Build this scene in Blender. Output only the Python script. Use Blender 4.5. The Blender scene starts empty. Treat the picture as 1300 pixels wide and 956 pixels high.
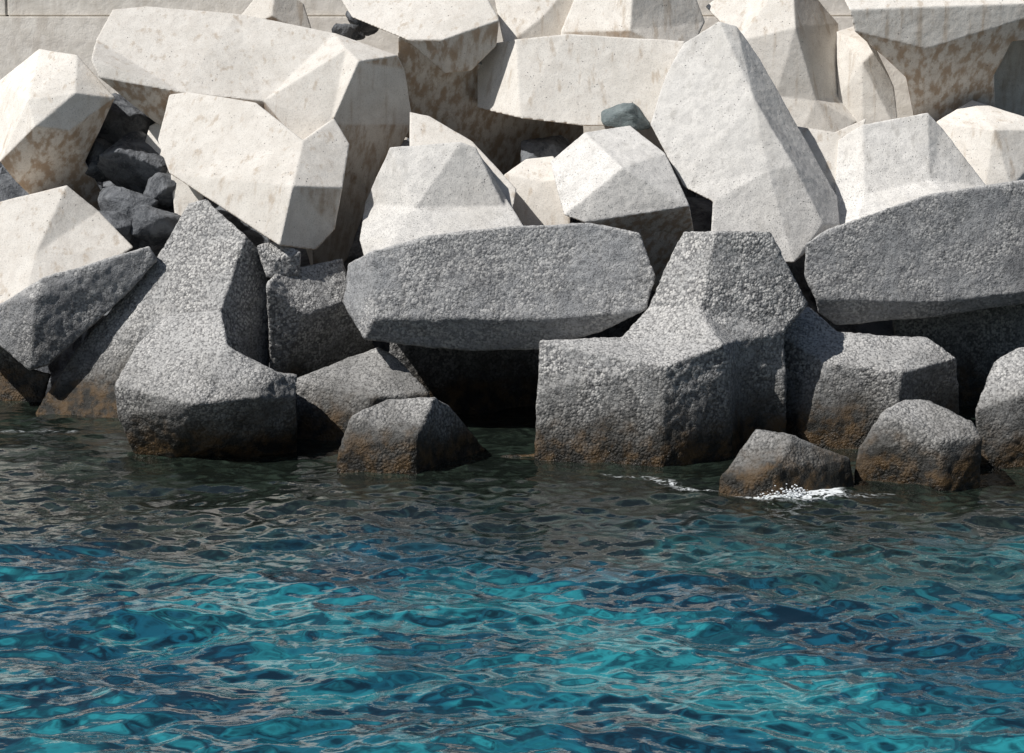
import bpy, bmesh, math, random
import numpy as np
from mathutils import Vector, Matrix, noise
random.seed(4); np.random.seed(4)
scene=bpy.context.scene
# ------------------------------------------------------------------ camera
CAM=np.array([0.,-26.,5.]); PITCH=math.radians(8.7); FPX=2426.0
cd=bpy.data.cameras.new("camera"); cam=bpy.data.objects.new("camera",cd); scene.collection.objects.link(cam)
cam.location=CAM; cam.rotation_euler=(math.radians(90)-PITCH,0,0)
cd.sensor_fit='HORIZONTAL'; cd.sensor_width=36; cd.lens=36*FPX/1300; cd.clip_end=3000
scene.camera=cam
def ray(u,v):
    x=(u-650)/FPX; y=-(v-478)/FPX
    c,s=math.cos(PITCH),math.sin(PITCH)
    return np.array([x, c+y*s, -s+y*c])      # survey ray in world axes
def at_y(u,v,Y):
    r=ray(u,v); return CAM+r*((Y-CAM[1])/r[1])
def sea(u,v,z=0.0):
    r=ray(u,v); return CAM+r*((z-CAM[2])/r[2])
def ywl(v): return sea(650,v)[1]
# ------------------------------------------------------------------ light
SUN=np.array([-0.60,-0.32,0.77]); SUN/=np.linalg.norm(SUN)
sd=bpy.data.lights.new("sun","SUN"); so=bpy.data.objects.new("sun",sd); scene.collection.objects.link(so)
sd.energy=5.0; sd.angle=math.radians(0.5); sd.color=(1,0.97,0.93)
so.rotation_euler=Vector(SUN).to_track_quat('Z','Y').to_euler(); so.location=(-20,-20,30)
w=bpy.data.worlds.new("World"); scene.world=w; w.use_nodes=True
nt=w.node_tree; bg=nt.nodes['Background']; sk=nt.nodes.new('ShaderNodeTexSky'); sk.sky_type='NISHITA'; sk.sun_disc=False
sk.sun_elevation=math.asin(SUN[2]); sk.sun_rotation=math.atan2(SUN[0],SUN[1])
nt.links.new(sk.outputs[0],bg.inputs[0]); bg.inputs[1].default_value=0.05
scene.view_settings.view_transform='Standard'; scene.view_settings.look='None'; scene.view_settings.exposure=0
# ------------------------------------------------------------------ node helpers
class NB:
    def __init__(s,name):
        s.m=bpy.data.materials.new(name); s.m.use_nodes=True; s.t=s.m.node_tree; s.n=s.t.nodes; s.l=s.t.links
        s.bsdf=s.n['Principled BSDF']; s.geo=s.n.new('ShaderNodeNewGeometry'); s.pos=s.geo.outputs['Position']
    def set(s,inp,v):
        if isinstance(v,bpy.types.NodeSocket): s.l.new(v,inp)
        else: inp.default_value=v
    def noise(s,sc,det=4,rough=.55,vec=None,dist=0,col=False):
        n=s.n.new('ShaderNodeTexNoise'); n.inputs['Scale'].default_value=sc; n.inputs['Detail'].default_value=det
        n.inputs['Roughness'].default_value=rough; n.inputs['Distortion'].default_value=dist
        s.l.new(vec or s.pos,n.inputs['Vector']); return n.outputs['Color' if col else 'Fac']
    def vor(s,sc,out='Distance',vec=None,feat='F1'):
        n=s.n.new('ShaderNodeTexVoronoi'); n.feature=feat; n.inputs['Scale'].default_value=sc
        s.l.new(vec or s.pos,n.inputs['Vector']); return n.outputs[out]
    def scale(s,v,vec=None):
        n=s.n.new('ShaderNodeVectorMath'); n.operation='MULTIPLY'; s.l.new(vec or s.pos,n.inputs[0]); n.inputs[1].default_value=v; return n.outputs[0]
    def vadd(s,a,b):
        n=s.n.new('ShaderNodeVectorMath'); n.operation='ADD'; s.l.new(a,n.inputs[0]); s.set(n.inputs[1],b); return n.outputs[0]
    def math(s,op,a,b=0.0,clamp=False):
        n=s.n.new('ShaderNodeMath'); n.operation=op; n.use_clamp=clamp; s.set(n.inputs[0],a); s.set(n.inputs[1],b); return n.outputs[0]
    def ss(s,v,a,b,o0=0.,o1=1.):
        n=s.n.new('ShaderNodeMapRange'); n.interpolation_type='SMOOTHSTEP'
        s.set(n.inputs['Value'],v); n.inputs['From Min'].default_value=a; n.inputs['From Max'].default_value=b
        n.inputs['To Min'].default_value=o0; n.inputs['To Max'].default_value=o1; return n.outputs['Result']
    def mix(s,f,a,b,mode='MIX'):
        n=s.n.new('ShaderNodeMix'); n.data_type='RGBA'; n.blend_type=mode
        s.set(n.inputs[0],f); s.set(n.inputs[6],a if not isinstance(a,tuple) else (*a,1)); s.set(n.inputs[7],b if not isinstance(b,tuple) else (*b,1)); return n.outputs[2]
    def z(s,sock=None):
        n=s.n.new('ShaderNodeSeparateXYZ'); s.l.new(sock or s.pos,n.inputs[0]); return n.outputs['Z']
    def bump(s,h,dist,strength=1.0,nrm=None):
        n=s.n.new('ShaderNodeBump'); n.inputs['Distance'].default_value=dist; n.inputs['Strength'].default_value=strength
        s.l.new(h,n.inputs['Height']); 
        if nrm: s.l.new(nrm,n.inputs['Normal'])
        return n.outputs[0]
    def grey(s,v):
        n=s.n.new('ShaderNodeCombineColor'); 
        for i in range(3): s.l.new(v,n.inputs[i])
        return n.outputs[0]
def concrete(name,kind):
    b=NB(name)
    oi=b.n.new('ShaderNodeObjectInfo'); zz=b.z()
    big=b.noise(0.9,3,.6); mid=b.noise(5,5,.65); fine=b.noise(48,3,.7)
    streak=b.noise(3.6,3,.6,vec=b.scale((1.9,1.9,0.11)))
    C=[((.74,.705,.65),(.66,.62,.565)),((.70,.68,.645),(.57,.555,.53)),((.40,.40,.395),(.25,.25,.252)),((.36,.365,.37),(.25,.255,.265))][kind]
    base=b.mix(b.ss(mid,.35,.7),*C)
    base=b.mix(b.ss(big,.45,.72,0,.35 if kind<3 else .6),base,(.50,.47,.42) if kind<2 else (.15,.15,.155))
    base=b.mix(b.ss(streak,.55,.72,0,.5 if kind==0 else .25),base,(.38,.29,.20) if kind==0 else (.26,.24,.21))
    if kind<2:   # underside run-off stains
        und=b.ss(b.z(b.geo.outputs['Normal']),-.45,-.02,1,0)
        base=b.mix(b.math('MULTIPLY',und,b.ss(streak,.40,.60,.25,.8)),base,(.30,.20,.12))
    tone=b.ss(oi.outputs['Random'],0,1,.88,1.06)
    base=b.mix(1.0,base,b.grey(tone),'MULTIPLY')
    warp=b.vadd(b.pos,b.scale((.04,.04,.04),b.noise(9,2,.5,col=True)))
    if kind>=2:
        v=b.n.new('ShaderNodeTexVoronoi'); v.inputs['Scale'].default_value=27; b.l.new(warp,v.inputs['Vector']); vd=v.outputs['Distance']
        sep=b.n.new('ShaderNodeSeparateColor'); b.l.new(v.outputs['Color'],sep.inputs[0])
        agg=b.mix(b.ss(sep.outputs[0],.1,.95),(.13,.13,.134),(.68,.665,.635))
        patch=b.ss(b.noise(1.7,4,.6),.36,.6,.12 if kind==2 else 0.0,.72 if kind==2 else .45)
        base=b.mix(patch,base,agg)
        # old concrete is mixed paler where faces point up, broken up by noise
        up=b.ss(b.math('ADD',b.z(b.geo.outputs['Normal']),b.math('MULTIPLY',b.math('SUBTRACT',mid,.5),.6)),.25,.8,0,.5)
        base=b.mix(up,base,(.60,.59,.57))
        pits=b.math('MULTIPLY',b.ss(vd,.42,.75),b.ss(fine,.35,.6,.25,1))
        base=b.mix(b.math('MULTIPLY',pits,.7 if kind==2 else .45),base,(.045,.045,.047))
        base=b.mix(b.ss(fine,.55,.69,0,.85),base,(.05,.05,.05))
        h=b.math('ADD',b.math('MULTIPLY',b.math('SUBTRACT',1.0,vd),patch),b.math('MULTIPLY',fine,-.6))
        h=b.math('ADD',h,b.math('MULTIPLY',mid,1.4))
        nrm=b.bump(h,.033,.9)
    else:
        pores=b.vor(17 if kind==1 else 11,'Distance',warp)
        pr=b.ss(pores,.05,.2 if kind==1 else .13,1,0)
        msk=b.ss(b.noise(2.3,3,.6),.40 if kind==1 else .46,.60)
        pr=b.math('MULTIPLY',pr,msk)
        base=b.mix(b.math('MULTIPLY',pr,.8),base,(.12,.115,.11))
        sp=b.ss(fine,.48,.70,0,.8 if kind==1 else .34)
        if kind==1: sp=b.math('MULTIPLY',sp,b.ss(b.math('ADD',zz,b.math('MULTIPLY',big,2.0)),3.2,5.6,1,.4))
        base=b.mix(sp,base,(.15,.148,.145))
        h=b.math('SUBTRACT',b.math('ADD',b.math('MULTIPLY',mid,.8),b.math('MULTIPLY',fine,.4 if kind==1 else .2)),pr)
        nrm=b.bump(h,.020,.75)
    z=b.math('ADD',zz,b.math('MULTIPLY',b.math('SUBTRACT',b.noise(1.6,4,.6),.5),1.2))
    damp=b.ss(z,.35,1.5,1,0); wet=b.ss(z,.14,.74,1,0)
    base=b.mix(b.math('MULTIPLY',damp,.68),base,(.055,.052,.045))
    algae=b.mix(b.ss(b.noise(5,3,.6),.4,.65),(.011,.010,.007),(.085,.050,.019))
    base=b.mix(b.math('MULTIPLY',wet,.92),base,algae)
    b.set(b.bsdf.inputs['Base Color'],base)
    b.set(b.bsdf.inputs['Roughness'],b.ss(z,.0,.55,.3,.92))
    b.bsdf.inputs['Specular IOR Level'].default_value=.25
    b.set(b.bsdf.inputs['Normal'],nrm)
    return b.m
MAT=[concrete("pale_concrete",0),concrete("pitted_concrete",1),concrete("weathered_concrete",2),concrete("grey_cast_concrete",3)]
def rockmat(name,c1,c2):
    b=NB(name); n=b.noise(3,6,.65,dist=.4); f=b.noise(22,4,.7)
    c=b.mix(b.ss(n,.35,.65),c1,c2); c=b.mix(b.ss(f,.5,.7,0,.6),c,(.22,.23,.24))
    b.set(b.bsdf.inputs['Base Color'],c); b.bsdf.inputs['Roughness'].default_value=.8
    b.set(b.bsdf.inputs['Normal'],b.bump(b.math('ADD',n,b.math('MULTIPLY',f,.3)),.12,.9)); return b.m
ROCK=rockmat("basalt_rock",(.045,.05,.058),(.18,.19,.205)); ROCKG=rockmat("green_rock",(.11,.14,.145),(.22,.26,.26))
def tex(name,size,depth):
    t=bpy.data.textures.new(name,'CLOUDS'); t.noise_scale=size; t.noise_depth=depth; return t
T_L=tex("wear_large",.55,2); T_S=tex("wear_small",.09,1)
def finish(ob,kind,voxel):
    m=ob.modifiers.new("remesh",'REMESH'); m.mode='VOXEL'; m.voxel_size=voxel; m.use_smooth_shade=True
    for t,st in ((T_L,(.016,.025,.055,.055)[kind]),(T_S,(.004,.010,.032,.022)[kind])):
        d=ob.modifiers.new("disp",'DISPLACE'); d.texture=t; d.texture_coords='GLOBAL'; d.strength=st; d.mid_level=.5
def block(kind,Y,verts,faces,depth=1.5,anc=None,reg=.22,name="concrete_armor_block",voxel=None,shrink=.93):
    """Solid recovered from its surveyed corners: faces are kept planar and near the measured facing."""
    R=np.array([ray(*p) for p in verts]); V=len(verts); Fn=len(faces)
    T0=np.array([(Y-CAM[1])/r[1] for r in R]); w0=1/T0.mean()
    rows=[];rhs=[]
    def add(d,b):
        r=np.zeros(V+3*Fn)
        for k,x in d.items(): r[k]=x
        rows.append(r); rhs.append(b)
    for fi,(idx,N) in enumerate(faces):
        N=np.array(N,float);N/=np.linalg.norm(N); o=V+3*fi
        for v in idx: add({v:50,o:-50*R[v][0],o+1:-50*R[v][1],o+2:-50*R[v][2]},0)
        k=2.2*math.sqrt(len(idx)/4)
        add({o+1:-k*N[2],o+2:k*N[1]},0); add({o:k*N[2],o+2:-k*N[0]},0); add({o:-k*N[1],o+1:k*N[0]},0)
    for v in range(V): add({v:reg},reg*(1/T0[v])/w0)
    if anc:
        for v in anc: add({v:40},40*(1/T0[v])/w0)
    else: add({v:10/V for v in range(V)},sum((1/T0[v])/w0 for v in range(V))*10/V)
    x=np.linalg.lstsq(np.array(rows),np.array(rhs),rcond=None)[0]
    ww=np.clip(x[:V],.8,1.25)*w0
    P=CAM+R/ww[:,None]
    bm=bmesh.new(); vs=[bm.verts.new(p) for p in P]
    for idx,_ in faces: bm.faces.new([vs[i] for i in idx])
    bm.normal_update()
    be=[e for e in bm.edges if len(e.link_faces)==1]
    c=P.mean(0); rc=c-CAM; rc/=np.linalg.norm(rc); bv=set(v for e in be for v in e.verts)
    dm=((P-CAM)@rc).mean()
    def ring(dd,sc,fl):
        o={}
        for v in bv:
            p=np.array(v.co)
            q=c+(p-c)*sc; q=q+rc*((1-fl)*((p-CAM)@rc)+fl*max(dm,(p-CAM)@rc) - (q-CAM)@rc + dd)
            o[v]=bm.verts.new(q)
        return o
    r1=ring(depth*.55,1-(1-shrink)*.3,.3); r2=ring(depth,shrink*.86,.7)
    nxt={}
    for e in be:
        l=e.link_loops[0]; nxt[l.vert]=l.link_loop_next.vert
    seen=set()
    for s in list(nxt):
        if s in seen: continue
        loop=[s]; seen.add(s); cur=nxt[s]
        while cur!=s and cur not in seen: loop.append(cur); seen.add(cur); cur=nxt[cur]
        L=len(loop)
        for i in range(L):
            a,b_=loop[i],loop[(i+1)%L]
            bm.faces.new([b_,a,r1[a],r1[b_]]); bm.faces.new([r1[b_],r1[a],r2[a],r2[b_]])
        bm.faces.new([r2[v] for v in loop])
    bmesh.ops.triangulate(bm,faces=bm.faces[:]); bmesh.ops.recalc_face_normals(bm,faces=bm.faces[:])
    for v in bm.verts: v.co-=Vector(c)
    me=bpy.data.meshes.new(name); bm.to_mesh(me); bm.free()
    ob=bpy.data.objects.new(name,me); ob.location=c; scene.collection.objects.link(ob)
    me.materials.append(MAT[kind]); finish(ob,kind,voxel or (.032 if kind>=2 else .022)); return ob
def n(*a): return a
# ---- front row, standing in the water
block(2,ywl(588),[(685,433),(790,428),(835,426),(917,438),(925,452),(846,465),(838,630),(932,625),(676,625),(682,500),(868,293),(908,294),(978,293),(1026,386),(996,420),(1000,625),(945,625),(937,432),(888,392),(822,392)],
 [((0,1,2,3,4,5),n(-.15,-.40,.92)),((0,5,6,8,9),n(-.05,-.99,-.1)),((5,4,7,6),n(.65,-.76,-.1)),((10,11,18,19),n(-.7,-.55,.45)),((11,12,13,14,17,18),n(.25,-.95,.1)),((14,15,16,17),n(.1,-.98,.1)),((19,18,17,3,2,1),n(-.35,-.45,.82)),((3,17,16,7,4),n(.95,-.2,0))],depth=1.6,anc=(6,8))
block(2,ywl(572)+.2,[(990,425),(1025,388),(1062,421),(1175,429),(1215,455),(1147,473),(1048,462),(1120,615),(998,620),(1219,610),(1217,515)],
 [((0,1,2,6),n(-.3,-.55,.8)),((0,6,8),n(-.6,-.78,.1)),((2,3,4,5,6),n(-.1,-.45,.88)),((6,5,7,8),n(.0,-1,.0)),((5,4,10,9,7),n(.7,-.7,-.1))],anc=(7,8))
block(2,ywl(618),[(1120,524),(1150,507),(1180,508),(1234,535),(1247,556),(1243,665),(1195,670),(1078,665),(1090,570),(1195,560)],
 [((0,1,2,3,4,9),n(-.1,-.45,.88)),((8,0,9,6,7),n(-.2,-.97,.1)),((9,4,5,6),n(.6,-.8,-.05))],depth=1.1,anc=(5,6,7))
block(2,ywl(634),[(914,606),(960,544),(1005,552),(1078,582),(1090,660),(1000,675),(908,670),(985,598)],
 [((0,1,2,7),n(-.4,-.6,.7)),((0,7,5,6),n(-.1,-.97,.1)),((7,2,3),n(.3,-.7,.6)),((7,3,4,5),n(.5,-.85,.1))],depth=1.2,anc=(5,6))
block(3,1.0,[(436,385),(441,335),(472,318),(545,299),(640,288),(745,283),(812,295),(833,352),(822,393),(765,420),(695,443),(600,446),(462,432),(474,404),(700,405)],
 [((0,1,2,13,12),n(-.75,-.65,.15)),((2,3,4,5,6,7,8,14,13),n(-.05,-.98,.25)),((13,14,8,9,10,11,12),n(0,-.85,-.5))],depth=2.1)
block(2,ywl(530),[(240,258),(262,253),(312,300),(340,330),(342,470),(285,442),(281,393),(260,590),(342,590),(152,590),(5,585),(100,440),(200,325)],
 [((0,1,2,6,5,7,9,10,11,12),n(-.42,-.75,.52)),((2,3,4,8,7,5,6),n(.85,-.52,0))],depth=1.4,anc=(9,10),reg=.4)
block(2,ywl(570)-.3,[(145,490),(175,435),(215,400),(281,392),(290,440),(350,472),(378,476),(376,505),(328,505),(246,513),(205,610),(350,610),(188,610),(150,532),(376,600)],
 [((0,1,2,3,4,9),n(-.35,-.5,.8)),((4,5,8,9),n(.15,-.6,.78)),((5,6,7,8),n(.5,-.6,.6)),((9,8,11,10),n(.35,-.6,-.75)),((0,9,10,12,13),n(-.1,-.9,-.35)),((8,7,14,11),n(.7,-.6,-.3))],anc=(10,11))
block(2,ywl(566)+.2,[(375,482),(440,456),(480,441),(505,455),(545,500),(560,620),(440,625),(340,620),(355,555),(372,520),(470,505)],
 [((0,1,2,3,4,10),n(-.1,-.5,.85)),((0,10,6,7,8,9),n(-.3,-.9,.25)),((10,4,5,6),n(.6,-.8,.0))],anc=(6,7))
block(2,ywl(600),[(430,572),(445,530),(490,508),(552,503),(572,515),(622,580),(627,650),(530,655),(422,650),(530,553)],
 [((1,2,3,9),n(-.15,-.45,.88)),((0,1,9,7,8),n(-.1,-.99,.0)),((9,3,4,5,6,7),n(.85,-.5,.05))],depth=1.0,anc=(7,8))
block(2,3.3,[(338,362),(352,345),(435,328),(447,380),(475,440),(450,480),(345,520),(385,400)],
 [((0,1,2,3,7),n(.3,-.7,.6)),((0,7,3,4,5,6),n(.65,-.7,-.35))])
block(2,3.2,[(326,312),(350,306),(382,320),(380,350),(338,352),(350,330)],[((0,1,2,5),n(0,-.6,.8)),((0,5,2,3,4),n(.3,-.9,.1))],depth=.8)
block(2,ywl(592),[(1238,522),(1262,460),(1292,442),(1360,440),(1370,640),(1240,640),(1300,500)],
 [((0,1,2,6),n(-.4,-.65,.65)),((2,3,6),n(0,-.5,.86)),((0,6,4,5),n(-.1,-.99,.0)),((3,4,6),n(.5,-.8,.1))],anc=(4,5))
block(2,ywl(515),[(-40,435),(5,436),(38,468),(64,475),(56,505),(45,580),(-40,580)],[((0,1,2,3,4,5,6),n(-.1,-.93,.3))],anc=(5,6))
block(2,3.4,[(500,400),(725,400),(730,640),(465,640),(600,410),(600,640)],[((0,4,5,3),n(.2,-1,0)),((4,1,2,5),n(.4,-1,0))])
block(2,ywl(586),[(600,590),(640,578),(700,574),(790,592),(800,650),(600,655),(690,594)],[((0,1,2,3,6),n(0,-.6,.8)),((0,6,3,4,5),n(0,-.95,.3))],depth=1.2,anc=(4,5))
block(2,3.9,[(1130,395),(1250,380),(1380,375),(1380,620),(1250,620),(1190,620),(1150,520)],[((0,1,4,5,6),n(.1,-1,0)),((1,2,3,4),n(.3,-1,0))])
# ---- second row
block(3,1.8,[(1022,310),(1048,292),(1175,247),(1300,228),(1390,226),(1395,385),(1300,386),(1190,402),(1060,412),(1038,396),(1022,350),(1036,380),(1190,383),(1395,360)],
 [((10,0,1,2,3,4,13,12,11),n(.0,-.99,.12)),((11,12,13,5,6,7,8,9),n(0,-.8,-.6))],depth=2.8)
block(3,3.1,[(-40,400),(0,386),(55,352),(190,312),(200,330),(150,385),(62,463),(38,470),(0,440),(-40,440),(45,378)],
 [((0,1,2,10,7,8,9),n(-.3,-.95,.1)),((2,3,10),n(0,-.7,.7)),((10,3,4,5,6,7),n(.3,-.95,-.05))],depth=1.3)
block(1,3.2,[(495,187),(585,180),(604,187),(642,250),(668,292),(662,340),(468,350),(457,305),(463,258),(527,264),(640,262)],
 [((0,1,10,9),n(-.05,-.85,.5)),((1,2,3,10),n(.7,-.65,.25)),((8,0,9),n(-.75,-.6,.3)),((8,9,7),n(-.6,-.5,.6)),((7,9,10,3,4,5,6),n(0,-.5,.86))],depth=1.6)
block(1,3.6,[(698,205),(742,168),(800,159),(845,195),(876,262),(882,300),(850,380),(790,350),(742,283),(716,273),(790,213)],
 [((0,1,10,9),n(-.5,-.65,.6)),((1,2,3,4,10),n(.0,-.4,.9)),((9,10,4,5,8),n(.45,-.8,-.45)),((8,5,6,7),n(.4,-.7,-.6))],depth=1.8)
block(1,4.3,[(913,27),(868,55),(845,95),(825,158),(868,237),(905,256),(975,217),(957,125),(1008,210),(1045,284),(1008,334),(900,330),(935,33),(965,75),(1063,250),(1066,285)],
 [((0,7,8,6,5,4,3,2,1),n(-.35,-.72,.6)),((6,8,9,10,11,5),n(.05,-.9,.38)),((0,12,13,14,15,9,8,7),n(.68,-.6,.4)),((9,15,10),n(.7,-.7,0))],depth=1.3)
block(1,5.0,[(1064,178),(1095,158),(1178,143),(1198,165),(1254,238),(1258,290),(1075,330),(1058,262),(1098,247),(1180,228)],
 [((0,1,8,7),n(-.75,-.6,.3)),((1,2,9,8),n(-.0,-.85,.5)),((2,3,4,9),n(.6,-.6,.4)),((7,8,9,4,5,6),n(-.05,-.5,.86))],depth=1.5)
block(0,4.4,[(-40,262),(0,256),(85,235),(125,268),(170,314),(100,360),(30,390),(-40,410),(45,322)],
 [((0,1,2,8,6,7),n(-.25,-.88,.4)),((2,3,4,8),n(.35,-.55,.75)),((8,4,5,6),n(0,-.75,.65))])
block(0,4.2,[(200,178),(215,120),(240,117),(325,130),(385,178),(424,150),(444,183),(435,238),(372,236),(355,312),(215,220),(425,292),(400,318)],
 [((0,1,2,3,4,8,9,10),n(-.35,-.75,.6)),((4,5,6,7,8),n(.25,-.65,.7)),((8,7,11,12,9),n(.65,-.7,-.25))],depth=1.5)
block(0,5.2,[(115,75),(122,50),(143,12),(185,8),(300,17),(425,42),(440,62),(335,128),(230,117),(200,158),(125,98),(330,160),(455,78),(505,70),(514,88),(525,158),(470,248),(440,330),(400,360),(385,190),(420,158)],
 [((0,1,2,3,4,5,6,7,8),n(-.15,-.6,.8)),((0,8,9,10),n(.2,-.6,-.8)),((8,7,11,9),n(.2,-.7,-.7)),((7,6,12,20,19,11),n(-.3,-.93,.2)),((5,13,12,6),n(.1,-.4,.9)),((12,13,14,15,20),n(.7,-.7,.0)),((20,15,16,17,18,19),n(.6,-.75,-.3))],depth=1.6)
block(0,5.8,[(-40,115),(0,102),(50,62),(98,70),(146,124),(88,166),(45,160),(35,128),(95,118),(0,205),(-40,200),(108,205),(158,295),(100,310),(20,230)],
 [((0,1,2,7,6,9,10),n(-.6,-.65,.4)),((2,3,8,7),n(-.05,-.45,.9)),((3,4,5,8),n(.55,-.8,.2)),((7,8,5,6),n(.1,-.99,.05)),((5,4,11,12,13,14,6),n(.4,-.7,-.6)),((6,14,9),n(-.2,-.8,-.6))],depth=1.5)
block(0,4.6,[(520,142),(545,147),(600,180),(656,240),(650,275),(590,275),(520,230)],[((0,1,2,3,4,5,6),n(-.1,-.78,.6))],depth=1.2)
block(0,5.2,[(640,222),(668,202),(702,198),(724,225),(724,300),(640,300),(690,230)],[((0,1,2,3,6),n(-.1,-.6,.8)),((0,6,3,4,5),n(-.1,-.95,.3))],depth=1.2)
block(0,5.9,[(1012,160),(1060,168),(1100,150),(1085,210),(1068,270),(1030,215)],[((0,1,2,3,4,5),n(-.1,-.82,.5))],depth=1.0)
# ---- upper rows
block(0,6.2,[(1188,155),(1234,127),(1300,148),(1350,165),(1345,250),(1283,238),(1250,245),(1212,200),(1262,165)],
 [((0,1,2,3,8),n(-.1,-.5,.85)),((0,8,5,6,7),n(-.4,-.85,.35)),((8,3,4,5),n(.7,-.7,.0))])
block(0,7.0,[(1052,-40),(1085,40),(1122,72),(1175,62),(1285,52),(1370,45),(1370,-40),(1370,2),(1078,12),(1150,98),(1168,190),(1265,190),(1262,95)],
 [((0,6,7,8),n(-.1,-.7,.7)),((8,7,5,4,3,2,1),n(.2,-.95,-.3)),((3,4,12,11,10),n(.2,-.8,-.5)),((2,3,10,9),n(-.3,-.7,-.6))],depth=1.8)
block(0,7.0,[(895,8),(960,-40),(1005,-40),(1064,30),(1068,118),(1088,155),(1060,175),(1016,168),(985,122),(938,52),(1010,35),(1036,128)],
 [((0,1,2,10,9),n(-.3,-.5,.8)),((9,10,11,7,8),n(-.4,-.87,.25)),((2,3,4,11,10),n(.8,-.6,.05)),((11,4,5,6,7),n(.3,-.8,.45))])
block(0,7.6,[(1062,40),(1085,33),(1112,62),(1135,110),(1142,175),(1095,175),(1064,125),(1095,80)],
 [((0,1,2,7),n(0,-.5,.86)),((0,7,4,5,6),n(-.35,-.9,.2)),((7,2,3,4),n(.6,-.8,.1))],depth=1.2)
block(0,6.6,[(606,78),(622,56),(655,50),(720,43),(870,52),(860,95),(828,158),(745,160),(660,150),(606,137)],
 [((0,1,2,8,9),n(-.75,-.62,.25)),((2,3,4,5,6,7,8),n(.0,-.95,.3))],depth=1.4)
block(0,7.6,[(712,40),(745,-40),(870,-40),(895,28),(872,75),(790,80),(712,80),(800,38),(805,-40)],
 [((0,1,8,7),n(-.5,-.8,.3)),((8,2,3,4,7),n(.5,-.85,.15)),((0,7,4,5,6),n(0,-1,0))],depth=1.4)
block(0,8.2,[(620,-40),(740,-40),(728,60),(640,60),(632,20),(690,20)],[((0,5,3,4),n(-.2,-.9,.4)),((0,1,5),n(0,-.7,.7)),((5,1,2,3),n(.3,-.9,.2))],depth=1.2)
block(0,6.8,[(408,-40),(590,-40),(620,0),(634,25),(630,58),(598,90),(565,93),(515,50),(447,22),(562,50)],
 [((0,1,2,3,9,7,8),n(-.15,-.68,.75)),((9,3,4,5,6),n(.35,-.9,-.25)),((7,9,6),n(-.1,-.75,-.6))],depth=1.6)
block(0,7.8,[(505,45),(565,75),(610,80),(650,120),(740,150),(745,240),(640,235),(580,200),(505,170)],
 [((0,1,6,7,8),n(.2,-.8,-.5)),((1,2,3,4,5,6),n(.4,-.8,-.5))],depth=1.4)
block(0,8.6,[(285,45),(328,-8),(350,-20),(386,5),(400,50),(345,20)],[((0,1,2,5),n(-.5,-.7,.4)),((2,3,4,5),n(.4,-.9,.1)),((0,5,4),n(0,-1,0))],depth=1.0)
block(0,8.8,[(1240,60),(1380,20),(1380,200),(1230,190)],[((0,1,2,3),n(.1,-.95,-.2))],depth=1.0)
block(0,6.4,[(182,188),(190,160),(208,150),(214,225),(190,214)],[((0,1,2,3,4),n(-.3,-.9,.3))],depth=.7)
block(0,5.6,[(216,213),(258,240),(262,290),(222,274)],[((0,1,2,3),n(-.1,-.95,.2))],depth=.8)
# ------------------------------------------------------------------ natural rocks
def rock(u,v,Y,s,mat,seed,name="rock",squash=(1,1,.8)):
    rnd=random.Random(seed); bm=bmesh.new()
    for i in range(16):
        d=Vector((rnd.gauss(0,1),rnd.gauss(0,1),rnd.gauss(0,1))).normalized()*s*rnd.uniform(.8,1.1)
        bm.verts.new((d.x*squash[0],d.y*squash[1],d.z*squash[2]))
    bmesh.ops.convex_hull(bm,input=bm.verts[:]); 
    for vv in [x for x in bm.verts if not x.link_faces]: bm.verts.remove(vv)
    bmesh.ops.recalc_face_normals(bm,faces=bm.faces[:])
    me=bpy.data.meshes.new(name); bm.to_mesh(me); bm.free(); ob=bpy.data.objects.new(name,me); scene.collection.objects.link(ob)
    ob.location=at_y(u,v,Y); me.materials.append(mat); finish(ob,2,.035); return ob
for i,(u,v,Y,s) in enumerate([(150,160,7.6,.75),(125,200,7.0,.6),(175,215,6.6,.8),(165,265,5.9,.65),(200,285,5.5,.5),(140,290,5.4,.45),(120,150,8.2,.7),(175,140,8.6,.6),(215,245,6.0,.5),(440,42,8.6,.35),(460,25,9.2,.4),(695,200,7.2,.6),(745,215,7.0,.7)]):
    rock(u,v,Y,s,ROCK,i+3)
rock(796,150,6.0,.46,ROCKG,40,squash=(1,.9,.62))
# ------------------------------------------------------------------ rubble core
xs=np.arange(-30,30.01,.14); ys=np.arange(3,12.6,.14)
verts=[];faces=[]
for j,y in enumerate(ys):
    for i,x in enumerate(xs):
        base=(y-4.6)*.74-.5
        dd,pp=noise.voronoi(Vector((x*.9,y*.9,3.1)))
        q=pp[0]; hgt=(math.sin(q.x*12.9+q.y*78.2)*.5)*.45
        verts.append((x,y,base+hgt-dd[0]*.5+noise.noise(Vector((x*3,y*3,0)))*.1))
W=len(xs)
for j in range(len(ys)-1):
    for i in range(W-1): a=j*W+i; faces.append((a,a+1,a+W+1,a+W))
me=bpy.data.meshes.new("riprap_core"); me.from_pydata(verts,[],faces); me.materials.append(ROCK)
ob=bpy.data.objects.new("riprap_core",me); scene.collection.objects.link(ob)
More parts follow.
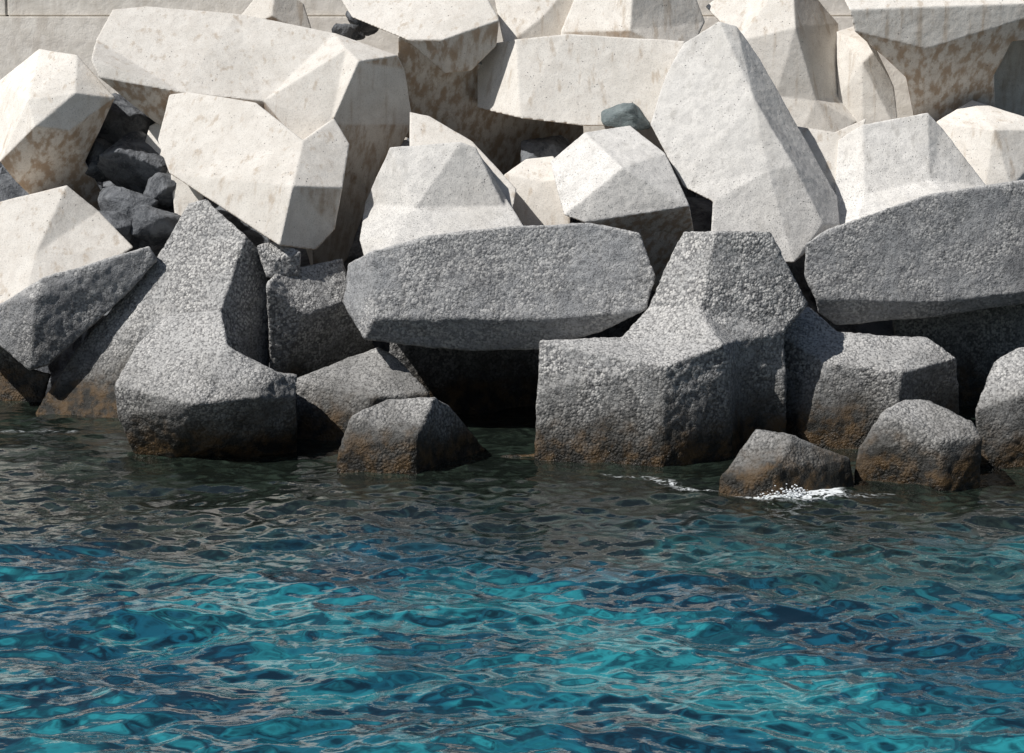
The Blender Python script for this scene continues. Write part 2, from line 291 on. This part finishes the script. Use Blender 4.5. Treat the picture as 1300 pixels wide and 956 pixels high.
# ------------------------------------------------------------------ promenade wall
def wall():
    b=NB("wall_concrete"); mid=b.noise(4,5,.65); st=b.noise(2.5,4,.6,vec=b.scale((1.5,1,.15))); f=b.noise(40,3,.6)
    c=b.mix(b.ss(mid,.35,.65),(.70,.66,.60),(.60,.56,.50)); c=b.mix(b.ss(st,.5,.7,0,.35),c,(.40,.34,.28))
    lay=b.noise(1.2,4,.5,vec=b.scale((.12,1,4))); c=b.mix(b.ss(lay,.5,.68,0,.3),c,(.44,.40,.36))
    b.set(b.bsdf.inputs['Base Color'],c); b.bsdf.inputs['Roughness'].default_value=.9
    b.set(b.bsdf.inputs['Normal'],b.bump(b.math('ADD',mid,b.math('MULTIPLY',f,.2)),.03,.7))
    par=bpy.data.objects.new("breakwater_wall",None); scene.collection.objects.link(par)
    def box(nm,x0,x1,y0,y1,z0,z1,lean=0):
        bm=bmesh.new(); bmesh.ops.create_cube(bm,size=1)
        for v in bm.verts:
            t=v.co.z+.5
            v.co=Vector((x0+(v.co.x+.5)*(x1-x0),y0+(v.co.y+.5)*(y1-y0)+(lean*t if v.co.y<0 else 0),z0+t*(z1-z0)))
        bmesh.ops.bevel(bm,geom=bm.edges[:],offset=.025,segments=2,affect='EDGES')
        m=bpy.data.meshes.new(nm); bm.to_mesh(m); bm.free(); m.materials.append(b.m); o=bpy.data.objects.new(nm,m); scene.collection.objects.link(o); o.parent=par
    for k in range(6):
        x=-32+k*10.02+1.0; box("lower_course_%d"%k,x,x+10.0,10.4,13,1.5,6.28,.7)
        box("upper_course_%d"%k,x+1.3,x+11.3,11.2,13,6.285,7.6,.1)
wall()
# ------------------------------------------------------------------ sea
N=1024; Lt=24.0
kx=np.fft.fftfreq(N,Lt/N)*2*np.pi; KX,KY=np.meshgrid(kx,kx); K=np.hypot(KX,KY); K[0,0]=1
def field(seed,lmin,lmax,p,aniso):
    r=np.random.RandomState(seed); ph=r.normal(size=(N,N))+1j*r.normal(size=(N,N))
    A=K**(-p)*np.exp(-(K*lmin/6.28)**2)*(1-np.exp(-(K*lmax/6.28)**4))*( (1-aniso)+aniso*np.abs(KY)/K); A[0,0]=0
    h=np.real(np.fft.ifft2(A*ph)); g=np.gradient(h,Lt/N); return h/np.sqrt((g[0]**2+g[1]**2).mean())
H=field(1,.15,.55,2.0,.65)*.15+field(5,.55,1.6,2,.75)*.10+field(2,1.5,6,2.2,.8)*.045
def axis(lo,hi,step,far):
    a=list(np.arange(lo,hi,step)); s=step; x=hi
    while x<far: a.append(x); s*=1.25; x+=s
    x=lo; s=step; pre=[]
    while x>-far: s*=1.25; x-=s; pre.append(x)
    return np.array(pre[::-1]+a)
X=axis(-8.2,8.2,.026,900); Yv=axis(-14.5,3.5,.026,900)
Yv=Yv[Yv<14]
GX,GY=np.meshgrid(X,Yv)
ui=(GX/Lt*N)%N; vi=(GY/Lt*N)%N; i0=ui.astype(int)%N; j0=vi.astype(int)%N; fu=ui-np.floor(ui); fv=vi-np.floor(vi); i1=(i0+1)%N; j1=(j0+1)%N
Z=H[j0,i0]*(1-fu)*(1-fv)+H[j0,i1]*fu*(1-fv)+H[j1,i0]*(1-fu)*fv+H[j1,i1]*fu*fv
calm=np.clip(1-(GY+3.0)/5,.6,1); Z=Z*calm
co=np.stack([GX,GY,Z],-1).reshape(-1,3)
ny,nx=GX.shape; idx=np.arange(ny*nx).reshape(ny,nx)
q=np.stack([idx[:-1,:-1],idx[:-1,1:],idx[1:,1:],idx[1:,:-1]],-1).reshape(-1,4)
me=bpy.data.meshes.new("sea_water"); me.vertices.add(len(co)); me.vertices.foreach_set("co",co.ravel())
me.loops.add(q.size); me.loops.foreach_set("vertex_index",q.ravel().astype(np.int32))
me.polygons.add(len(q)); me.polygons.foreach_set("loop_start",np.arange(0,q.size,4,dtype=np.int32)); me.polygons.foreach_set("loop_total",np.full(len(q),4,dtype=np.int32))
me.update(); me.validate(); me.polygons.foreach_set("use_smooth",np.ones(len(q),dtype=bool))
foam=np.zeros(ny*nx)
def seg(a,b,wd,amp):
    A=sea(*a)[:2];B=sea(*b)[:2]; d=B-A; L=max((d@d),1e-6)
    t=np.clip(((co[:,0]-A[0])*d[0]+(co[:,1]-A[1])*d[1])/L,0,1)
    ds=np.hypot(co[:,0]-A[0]-t*d[0],co[:,1]-A[1]-t*d[1]); 
    np.maximum(foam,amp*np.exp(-(ds/wd)**2),out=foam)
for s in [((965,630),(1040,630),.36,1.0),((770,600),(830,605),.14,.46),((830,605),(890,626),.18,.52),((890,626),(950,634),.16,.5),((1060,636),(1130,630),.14,.44),((0,545),(90,546),.2,.38)]: seg(*s)
at=me.attributes.new("foam",'FLOAT','POINT'); at.data.foreach_set("value",foam.astype(np.float32))
b=NB("sea_water")
sepn=b.n.new('ShaderNodeSeparateXYZ'); b.l.new(b.pos,sepn.inputs[0])
refr=b.vadd(b.scale((1,1,0)),b.scale((2.8,2.8,0),b.geo.outputs['Normal']))
bed=b.noise(.40,3,.5,vec=refr); bed2=b.noise(1.7,3,.6,vec=refr)
shore=b.math('ADD',sepn.outputs['Y'],b.math('MULTIPLY',b.math('SUBTRACT',b.noise(.35,2,.5,vec=refr),.5),10.))
deep=b.mix(b.ss(bed2,.38,.66),(.003,.016,.028),(.006,.078,.125))
sand=b.mix(b.ss(bed2,.34,.64),(.006,.055,.078),(.022,.235,.27))
col=b.mix(b.ss(bed,.43,.60),deep,sand)
near=b.mix(b.ss(bed2,.42,.66),(.007,.010,.008),(.024,.036,.027))
col=b.mix(b.ss(shore,-8.6,-4.2),col,near)
fa=b.n.new('ShaderNodeAttribute'); fa.attribute_name="foam"
fm=b.math('MULTIPLY',fa.outputs['Fac'],b.ss(b.noise(9,5,.7,dist=.8),.30,.62),True); fm=b.ss(fm,.22,.6)
col=b.mix(fm,col,(.75,.79,.80))
b.set(b.bsdf.inputs['Base Color'],col); b.set(b.bsdf.inputs['Roughness'],b.ss(fm,0,1,.02,.7))
b.bsdf.inputs['IOR'].default_value=1.7
rip=b.noise(12,2,.5,vec=b.scale((.7,1.1,1)))
b.set(b.bsdf.inputs['Normal'],b.bump(rip,.010,.5))
me.materials.append(b.m); ob=bpy.data.objects.new("sea_water",me); scene.collection.objects.link(ob)
bf=NB("foam_white"); bf.bsdf.inputs['Base Color'].default_value=(.8,.83,.85,1); bf.bsdf.inputs['Roughness'].default_value=.5
bm=bmesh.new(); rnd=random.Random(8)
for i in range(3000):
    t=rnd.gauss(0,1); c=sea(998+t*20,630+rnd.uniform(-7,6)); c[2]=abs(rnd.gauss(0,1))*.075*math.exp(-t*t*.35)
    r=rnd.uniform(.003,.012)
    M=Matrix.Translation(Vector(c))@Matrix.Diagonal((1.5,1,.8,1)); bmesh.ops.create_icosphere(bm,subdivisions=1,radius=r,matrix=M)
me=bpy.data.meshes.new("sea_foam"); bm.to_mesh(me); bm.free(); me.materials.append(bf.m); ob=bpy.data.objects.new("sea_foam",me); scene.collection.objects.link(ob)
for p in me.polygons: p.use_smooth=True
